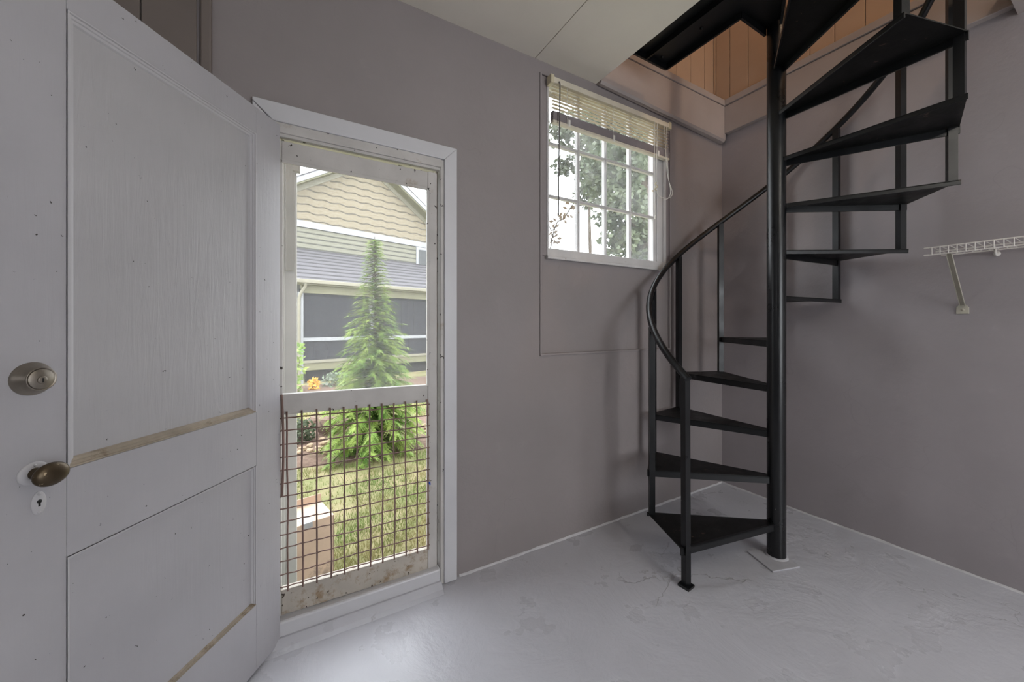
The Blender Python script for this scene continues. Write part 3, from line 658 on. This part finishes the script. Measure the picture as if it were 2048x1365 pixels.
# lawn grass, one soft mass of blades
mb = MB(); rnd = random.Random(3)
def grass(n, xa, xb, ya, yb, hh, wd):
    for _ in range(n):
        y = ya+(yb-ya)*rnd.random()**1.3; s0 = (y-YA)/(yb-YA); x = rnd.uniform(xa-.6*s0, xb+1.2*s0)
        if ((x-.95)/2.0)**2+((y-5.85)/1.12)**2 < 1 or (((x-2.8)/5.2)**2+((y-11.75)/1.0)**2 < 1): continue
        if noise.noise(Vector((x*1.7, y*1.7, 4))) < -.28 and rnd.random() < .75: continue
        a = rnd.uniform(0, 2*pi); z = gz(x, y); h = hh*rnd.uniform(.5, 1.2); lx, ly = rnd.uniform(-.5, .5)*h, rnd.uniform(-.5, .5)*h
        mb.add([(x-cos(a)*wd, y-sin(a)*wd, z), (x+cos(a)*wd, y+sin(a)*wd, z), (x+lx, y+ly, z+h)], [(0, 1, 2)])
grass(26000, -.35, .75, 1.95, 4.9, .045, .0035); grass(9000, -1.2, 3.0, 6.6, 10.9, .09, .010)
tag(mb.build('lawn_grass', 'grassblade', origin=(0, 3, -.36)), 'patchy green and yellowish lawn grass behind the screen door', 'grass', kind='stuff')

# ---------------------------------------------------------------- young conifer
def conifer(x, y, H_, R_, label, seed):
    rr = random.Random(seed); z0 = gz(x, y)
    root = thing('young_conifer', (x, y, z0), label, 'tree')
    MB().tube([(x, y, z0-.02), (x+.01, y, z0+H_*.5), (x, y+.01, z0+H_*.97)], [.035, .018, .004], 8).build('trunk', 'bark', root)
    br = MB(); fo = MB(); fi_ = MB()
    def spray(mb, p, d, L, droop):
        d = d.normalized(); side = Vector((-d.y, d.x, rr.uniform(-.25, .25))); side = side.normalized()
        ns = 7
        for s_ in range(ns):
            t = (s_+.5)/ns; c = p+d*L*t+Vector((0, 0, -droop*L*t*t))
            ll = L*.42*(1-t*.75)*rr.uniform(.7, 1.2)
            for sg in (-1, 1):
                tip = c+(d*.75+side*sg*.75).normalized()*ll+Vector((0, 0, rr.uniform(-.25, .12)*ll)); wv_ = d*ll*.24
                mb.add([c-wv_*.6, c+wv_, tip+wv_*.2], [(0, 1, 2)])
        tip = p+d*L*1.08+Vector((0, 0, -droop*L)); w_ = side*L*.05
        mb.add([p-w_, p+w_, tip], [(0, 1, 2)])
    nb = 430
    for b in range(nb):
        t = (b/nb)**.85; h = .06+t*(H_*.93)
        u_ = h/H_; prof_ = (1-u_)**1.0*(1 if u_ > .12 else .8+u_*1.6)
        L = R_*prof_*rr.uniform(.72, 1.15)+.03
        a = b*2.39996+rr.uniform(-.3, .3); up_ = .15+.75*u_
        d = Vector((cos(a), sin(a), up_*.55)); p0_ = Vector((x, y, z0+h)); n = max(3, int(L/.065))
        pts = [p0_+Vector((d.x, d.y, 0))*L*q/n+Vector((0, 0, L*(up_*.55*(q/n)-.30*(q/n)**2))) for q in range(n+1)]
        br.tube(pts, [.006*(1-.8*q/n)+.001 for q in range(n+1)], 4)
        for q in range(1, n+1):
            dd = (pts[q]-pts[q-1]).normalized()
            for s_ in range(5 if u_ < .55 else 3 if u_ < .75 else 2):
                az = rr.uniform(-1.1, 1.1); d2 = Vector((dd.x*cos(az)-dd.y*sin(az), dd.x*sin(az)+dd.y*cos(az), dd.z+rr.uniform(-.35, .2)))
                spray(fo if q > n*.45 else fi_, pts[q-1].lerp(pts[q], rr.random()), d2, rr.uniform(.10, .165)*(1.05-.62*u_), .28)
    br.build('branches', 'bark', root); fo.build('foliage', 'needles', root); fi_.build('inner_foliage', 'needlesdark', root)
conifer(.872, 5.06, 2.86, .66, 'young bright green conifer standing on the lawn in front of the house', 5)

# shrubs and bedding
def shrub(name, x, y, z, rx, rz, n, size, mat, label, cat, seed, stems=True, kind=None):
    rr = random.Random(seed); root = thing(name, (x, y, z), label, cat, kind=kind); mb = MB(); sm = MB()
    for _ in range(n):
        a = rr.uniform(0, 2*pi); q = rr.random()**.45; zz = rr.random(); r = rx*q*sqrt(max(.05, 1-(zz*1.0-.35)**2*1.4))
        c = Vector((x+r*cos(a), y+r*sin(a), z+rz*zz)); d = Vector((rr.uniform(-1, 1), rr.uniform(-1, 1), rr.uniform(-.4, .8))).normalized(); s_ = d.cross(Vector((rr.uniform(-1, 1), rr.uniform(-1, 1), rr.uniform(-1, 1)))).normalized()*size*.3
        mb.add([c, c+d*size*.5+s_, c+d*size, c+d*size*.5-s_], [(0, 1, 2, 3)])
    for i in range(5): a = i*1.3; sm.tube([(x, y, z-.02), (x+rx*.6*cos(a), y+rx*.6*sin(a), z+rz*.7)], .008, 5)
    mb.build('foliage', mat, root); sm.build('stem', 'bark', root)
shrub('low_shrub', 4.35, 11.6, gz(4.3, 11.6), .62, 1.15, 900, .13, 'leaf', 'dense green shrub by the right end of the house, partly hidden by the jamb', 'shrub', 21)
shrub('leggy_shrub', -.06, 11.2, gz(0, 11.2), .24, 1.35, 160, .15, 'needles', 'thin leafy shrub at the white corner post of the porch', 'shrub', 22)
shrub('bedding_plant', .98, 11.9, gz(.9, 12), .36, .38, 220, .12, 'paleleaf', 'pale leafy bedding plant by the dark base of the porch', 'plant', 23)
shrub('flower_clump', .40, 11.5, gz(.2, 11.5), .13, .30, 160, .09, 'flower', 'clump of orange flowers near the downspout', 'plant', 24)
shrub('groundcover_plant', .02, 6.02, gz(.2, 6), .22, .30, 420, .07, 'leaf', 'low green groundcover plant left of the boulder', 'plant', 25)

# ---------------------------------------------------------------- rocks
def rock(x, y, sx, sy, sz, seed, rz=0, z=None):
    mb = MB(); vs = []; n, m_ = 10, 7; z = gz(x, y) if z is None else z
    for j in range(m_+1):
        th = pi*j/m_
        for i in range(n):
            ph = 2*pi*i/n; v = Vector((sin(th)*cos(ph), sin(th)*sin(ph), cos(th)))
            q = 1+.35*noise.noise(v*1.4+Vector((seed*7.1, 0, 0)))+.12*noise.noise(v*4+Vector((seed, 3, 0)))
            v = Vector((max(-.8, min(.8, v.x)), max(-.8, min(.8, v.y)), max(-.7, min(.72, v.z))))*q
            xx, yy = v.x*sx*cos(rz)-v.y*sy*sin(rz), v.x*sx*sin(rz)+v.y*sy*cos(rz); vs.append((x+xx, y+yy, z+sz*.45+v.z*sz))
    mb.add(vs, [(j*n+i, (j+1)*n+i, (j+1)*n+(i+1) % n, j*n+(i+1) % n) for j in range(m_) for i in range(n)]); return mb
tag(rock(.50, 6.25, .26, .20, .24, 3, .4).build('boulder', 'boulder'), 'large flat-topped reddish boulder left of the conifer', 'rock')
tag(rock(.30, 6.75, .22, .16, .17, 8, -.3).build('boulder', 'boulder'), 'smaller reddish boulder behind and left of the large one', 'rock')
rr = random.Random(11); protos = []
spots = []
for j in range(6):
    for i in range(22): spots.append((-.1+i*.06+rr.uniform(-.03, .03)+j*.02, 5.28+j*.13+rr.uniform(-.04, .04)+.12*sin(i*.5)))
for i in range(14): spots.append((1.55+rr.uniform(0, .55), 5.2+rr.uniform(0, .9)))
keep = []
for p in spots:
    if all(math.hypot(p[0]-q[0], p[1]-q[1]) > .115 for q in keep) and math.hypot(p[0]-.872, p[1]-5.06) > .45 and math.hypot(p[0]-.02, p[1]-6.02) > .3: keep.append(p)
for i, (x, y) in enumerate(keep):
    s_ = rr.uniform(.038, .05); z = gz(x, y)+.035
    if i < 5: o = rock(0, 0, s_*1.3, s_, s_*.6, i*3+1, 0, 0).build('stone', 'rock', origin=(0, 0, 0)); protos.append(o)
    else: o = protos[i % 5].copy(); COL.objects.link(o)
    o.location = (x, y, z); o.rotation_euler = (0, 0, rr.uniform(0, 6.28))
    tag(o, 'small tan stone edging the mulch bed around the conifer', 'stone', 'tan stones edging the mulch bed')

# ---------------------------------------------------------------- cardboard box outside the door
bx = thing('cardboard_box', (.025, 2.72, -.36), 'weathered cardboard box on the grass just outside the screen door', 'box', rz=radians(14))
Tb = WM[bx.name]
def bT(x, y, z): return tuple(Tb @ Vector((x, y, z)))
bw, bd, bh = .155, .13, .40
mb = MB().box((-bw, -bd, 0), (bw, -bd+.006, bh), bT).box((-bw, bd-.006, 0), (bw, bd, bh), bT).box((-bw, -bd, 0), (-bw+.006, bd, bh), bT).box((bw-.006, -bd, 0), (bw, bd, bh), bT).box((-bw, -bd, 0), (bw, bd, .006), bT)
mb.build('box_walls', 'cardboard', bx)
MB().box((-bw, -bd+.002, bh-.004), (bw, bd-.008, bh+.002), bT).build('flap', 'cardboard', bx)
MB().box((-bw, bd-.006, bh), (bw, bd-.001, bh+.055), bT).build('flap', 'cardboard', bx)
MB().box((-.03, -bd-.001, bh-.03), (.03, -bd+.001, bh+.003), bT).box((-.03, -bd, bh+.002), (.03, -.02, bh+.004), bT).build('label_sticker', 'tape', bx)

# ---------------------------------------------------------------- post beside the doorway
ps = thing('porch_post', (-.040, 2.44, -.36), 'faded white wooden post just outside the left of the doorway', 'post')
MB().box((-.085, 2.40, -.37), (.002, 2.48, 2.75)).box((-.080, 2.392, -.37), (-.055, 2.402, 2.7)).build('shaft', 'postpaint', ps, .004)
MB().box((-.052, 2.372, 1.545), (-.008, 2.398, 2.75)).box((-.020, 2.36, 2.09), (.018, 2.40, 2.75)).build('weathered_board', 'postwood', ps, .003)

# ---------------------------------------------------------------- neighbouring house
hA = radians(16); FA = (cos(hA), sin(hA)); FN = (sin(hA), -cos(hA)); FP = (.078, 12.98)
hs = thing('house', (FP[0], FP[1], -.53), 'tan and sage two-storey house with a gable and screened porch beyond the lawn', 'house', rz=hA)
def Hs(t, off, z): return (FP[0]+FA[0]*t-FN[0]*off, FP[1]+FA[1]*t-FN[1]*off, z)
def hbox(t0, t1, o0, o1, z0, z1, name, mat, par=hs, bev=0): return MB().box((t0, o0, z0), (t1, o1, z1), Hs).build(name, mat, par, bev)
TE = 7.9; OW = 2.5
# porch
hbox(.10, TE, .02, OW, -.02, .06, 'porch_floor', 'hcream')
hbox(.05, TE, -.03, .05, -.15, .10, 'skirt_board', 'hsage'); hbox(.02, TE, -.06, .06, .08, .16, 'sill_board', 'hcream')
hbox(.20, TE, .12, .20, -.75, -.12, 'crawl_space_screen', 'crawl')
hbox(-.03, .09, -.05, .08, -.60, 2.24, 'corner_post', 'hwhite')
for t0 in (2.16, 4.62, 6.9): hbox(t0, t0+.17, -.03, .08, .14, 2.24, 'porch_post', 'hwhite')
hbox(.09, TE, -.02, .06, .75, .86, 'middle_rail', 'hwhite')
hbox(.05, TE, -.05, .10, 2.22, 2.50, 'fascia_board', 'hsage')
hbox(-.25, TE+.1, -.30, -.16, 2.50, 2.62, 'gutter', 'hcream', bev=.02)
hbox(-.2, TE, -.20, .05, 2.46, 2.50, 'soffit', 'hsage')
MB().tube([Hs(.10, -.22, 2.52), Hs(.10, -.20, 2.40), Hs(0, -.10, 2.20), Hs(-.04, -.08, 2.05), Hs(-.04, -.08, -.52)], .045, 8).build('downspout', 'hcream', hs)
for a, b in ((.09, 2.16), (2.33, 4.62), (4.79, 6.9)):
    hbox(a, b, .02, .024, .16, .75, 'porch_screen', 'porchscreen'); hbox(a, b, .02, .024, .86, 2.22, 'porch_screen', 'porchscreen')
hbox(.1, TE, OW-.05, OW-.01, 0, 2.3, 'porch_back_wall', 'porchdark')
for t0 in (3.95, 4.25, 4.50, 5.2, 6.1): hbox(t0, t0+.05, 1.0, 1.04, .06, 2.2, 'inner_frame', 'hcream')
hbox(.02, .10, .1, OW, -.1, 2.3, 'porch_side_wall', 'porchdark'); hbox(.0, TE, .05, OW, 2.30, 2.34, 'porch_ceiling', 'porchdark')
# porch roof
mb = MB(); ov = [(-.25, -.24, 2.60), (TE+.3, -.24, 2.60), (TE+.3, OW, 4.03), (-.25, OW, 4.03)]
mb.add([Hs(*p) for p in ov]+[Hs(p[0], p[1], p[2]-.10) for p in ov], [(0, 1, 2, 3), (7, 6, 5, 4)]+[(k, k+4, (k+1) % 4+4, (k+1) % 4) for k in range(4)]); mb.build('porch_roof', 'shingle', hs)
# upper storey
hbox(-2.0, 8.6, OW, OW+.15, -.5, 4.82, 'upper_wall', 'lap'); hbox(-2.0, 8.6, OW-.05, OW+.16, 4.81, 5.04, 'band_board', 'hwhite')
AP, AZ, SL = 3.24, 8.12, .64
gz_ = lambda t: AZ-.12-SL*abs(t-AP)
mb = MB(); L_ = (AZ-.12-5.0)/SL
mb.add([Hs(AP-L_, OW, 5.03), Hs(AP+L_, OW, 5.03), Hs(AP, OW, AZ-.12), Hs(AP-L_, OW+.15, 5.03), Hs(AP+L_, OW+.15, 5.03), Hs(AP, OW+.15, AZ-.12)], [(0, 1, 2), (5, 4, 3), (0, 3, 4, 1), (1, 4, 5, 2), (2, 5, 3, 0)]); mb.build('gable', 'shake', hs)
for sg in (-1, 1):
    def rk(name, mat, o0, o1, dz0, dz1):
        LL = 5.6; v = []
        for o_ in (o0, o1):
            for t_, dz in ((0, dz0), (LL, dz0), (LL, dz1), (0, dz1)): v.append(Hs(AP+sg*t_, o_, AZ+dz-SL*t_))
        MB().add(v, [(0, 1, 2, 3), (7, 6, 5, 4)]+[(q, q+4, (q+1) % 4+4, (q+1) % 4) for q in range(4)]).build(name, mat, hs)
    rk('rake_board', 'hwhite', OW-.50, OW-.46, -.16, .02); rk('gable_soffit', 'hsage', OW-.46, OW, -.22, -.16); rk('gable_frieze', 'hcream', OW-.03, OW, -.42, -.22); rk('main_roof', 'shingle', OW-.50, OW+6, .02, .08)
hw = hbox(5.52, 6.55, OW-.04, OW+.02, 3.86, 4.80, 'window', 'hwhite'); hbox(5.64, 6.43, OW-.05, OW-.03, 3.98, 4.68, 'window_glass', 'hglass', hw)
hbox(8.45, 8.6, OW+.1, OW+6, -.5, 5.0, 'end_wall', 'lap')
# things on the porch
def pt(t, off, z): return Hs(t, off, z)
o = thing('plastic_tub', pt(.36, .55, .06), 'pale round plastic tub on the porch floor, beside the bucket chair', 'tub', rz=hA)
MB().lathe([(.15, 0), (.19, .36), (.20, .38), (.185, .38), (.17, .34)], lambda x, y, h: Hs(.36+x, .55+y, .06+h+.10), 20).build('tub_body', 'plastic', o)
MB().box((.18, .40, .062), (.54, .70, .165), Hs).build('tub_stand', 'plastic', o)
o = thing('bucket_chair', pt(.82, .55, .06), 'pale plastic chair with a rounded ring back behind the porch screen', 'chair', rz=hA)
MB().lathe([(.14, 0), (.20, .32), (.215, .34), (.20, .35), (.12, .33)], lambda x, y, h: Hs(.82+x, .55+y, .06+h+.02), 20).build('seat', 'plastic', o)
MB().tube([Hs(.82+.22*cos(t), .62, .46+.26*sin(t)) for t in [-.5+i*(pi+1)/16 for i in range(17)]], .035, 8).build('backrest', 'plastic', o)

# ---------------------------------------------------------------- trees beyond the window
def tree(x, y, h, blobs, n, size, mat, label, seed, tr=.12, z=None):
    rr = random.Random(seed); z0 = gz(x, y); root = thing('leafy_tree', (x, y, z0), label, 'tree')
    MB().tube([(x, y, z0-.05), (x+.05, y, z0+h*.35), (x-.05, y+.05, z0+h*.9)], [tr*1.25, tr, tr*.35], 12).build('trunk', 'bark', root)
    br = MB(); fo = MB()
    for bx_, by_, bz_, r in blobs:
        c = Vector((x+bx_, y+by_, bz_)); s_ = Vector((x, y, max(z0+1.2, bz_-r*1.2)))
        br.tube([s_, s_.lerp(c, .5)+Vector((0, 0, .1)), c], [tr*.35, tr*.2, tr*.08], 6)
        k_ = int(n*r*r)
        for _ in range(k_):
            d = Vector((rr.gauss(0, 1), rr.gauss(0, 1), rr.gauss(0, 1))).normalized(); p = c+Vector((d.x, d.y, d.z*.8))*r*rr.random()**.5
            if noise.noise(p*2.2) < -.12: continue
            e = Vector((rr.uniform(-1, 1), rr.uniform(-1, 1), rr.uniform(-1, .3))).normalized(); s2 = e.cross(Vector((rr.uniform(-1, 1), rr.uniform(-1, 1), rr.uniform(-1, 1)))).normalized()*size*.34
            fo.add([p, p+e*size*.5+s2, p+e*size, p+e*size*.5-s2], [(0, 1, 2, 3)])
    br.build('branches', 'bark', root); fo.build('foliage', mat, root)
def at(u, v, d):          # point seen at that direction, d metres ahead
    s_ = (u-1024)/749.4; sx_, cx_ = sin(radians(60.107)), cos(radians(60.107))
    return Vector(((sx_*s_+cx_)*d, (-cx_*s_+sx_)*d, EYE+(650.2-v)/749.4*d))
def blobs_at(x, y, lst):
    out = []
    for u, v, d, r in lst:
        p = at(u, v, d); out.append((p.x-x, p.y-y, p.z, r))
    return out
t1 = at(1288, 500, 11)
tree(t1.x, t1.y, 9, blobs_at(t1.x, t1.y, [(1225, 340, 10.5, 1.0), (1270, 300, 11, 1.0), (1240, 410, 10.5, .85), (1290, 380, 11.5, .8), (1215, 250, 11, .9), (1270, 470, 11, .75), (1235, 480, 10.5, .55), (1300, 250, 11, .9), (1330, 420, 12, .9), (1290, 520, 11, .7)]), 2600, .17, 'leaf', 'tall leafy green tree with a grey trunk behind the right-hand window panes', 31, .19)
t2 = at(1180, 560, 14)
tree(t2.x, t2.y, 9, blobs_at(t2.x, t2.y, [(1190, 330, 13.5, .9), (1165, 260, 14, 1.0), (1205, 280, 14, .9), (1180, 390, 14, .6), (1120, 260, 14, .7), (1130, 330, 14, .45)]), 1000, .20, 'leafdark', 'thin grey-green tree behind the middle window panes', 32, .08)
# dry vine twig just outside the lower left pane
tw = thing('dry_vine', tuple(at(1107, 500, 3.0)), 'dry brown vine twig outside the lower left window pane', 'vine')
a_, b_, c_ = at(1100, 505, 3.0), at(1112, 450, 3.0), at(1145, 410, 3.0)
tb = at(1104, 760, 3.0); tb.z = gz(tb.x, tb.y)-.02
MB().tube(curve_pts([tb, at(1112, 640, 3.0), at(1101, 560, 3.02), a_, b_, at(1128, 436, 3.0), c_]), .006, 6).tube(curve_pts([b_, at(1104, 462, 2.98), at(1097, 450, 2.97)]), .004, 5).build('stem', 'bark', tw)
rr = random.Random(9); mb = MB()
for _ in range(46):
    t = rr.random(); p = (a_.lerp(b_, t*2) if t < .5 else b_.lerp(c_, t*2-1))+Vector((rr.uniform(-.04, .04), rr.uniform(-.04, .04), rr.uniform(-.04, .04)))
    e = Vector((rr.uniform(-1, 1), rr.uniform(-1, 1), rr.uniform(-1, 1))).normalized(); s2 = e.cross(Vector((1, .3, .2))).normalized()*.012
    mb.add([p, p+e*.025+s2, p+e*.05, p+e*.025-s2], [(0, 1, 2, 3)])
mb.build('leaves', 'brownleaf', tw)
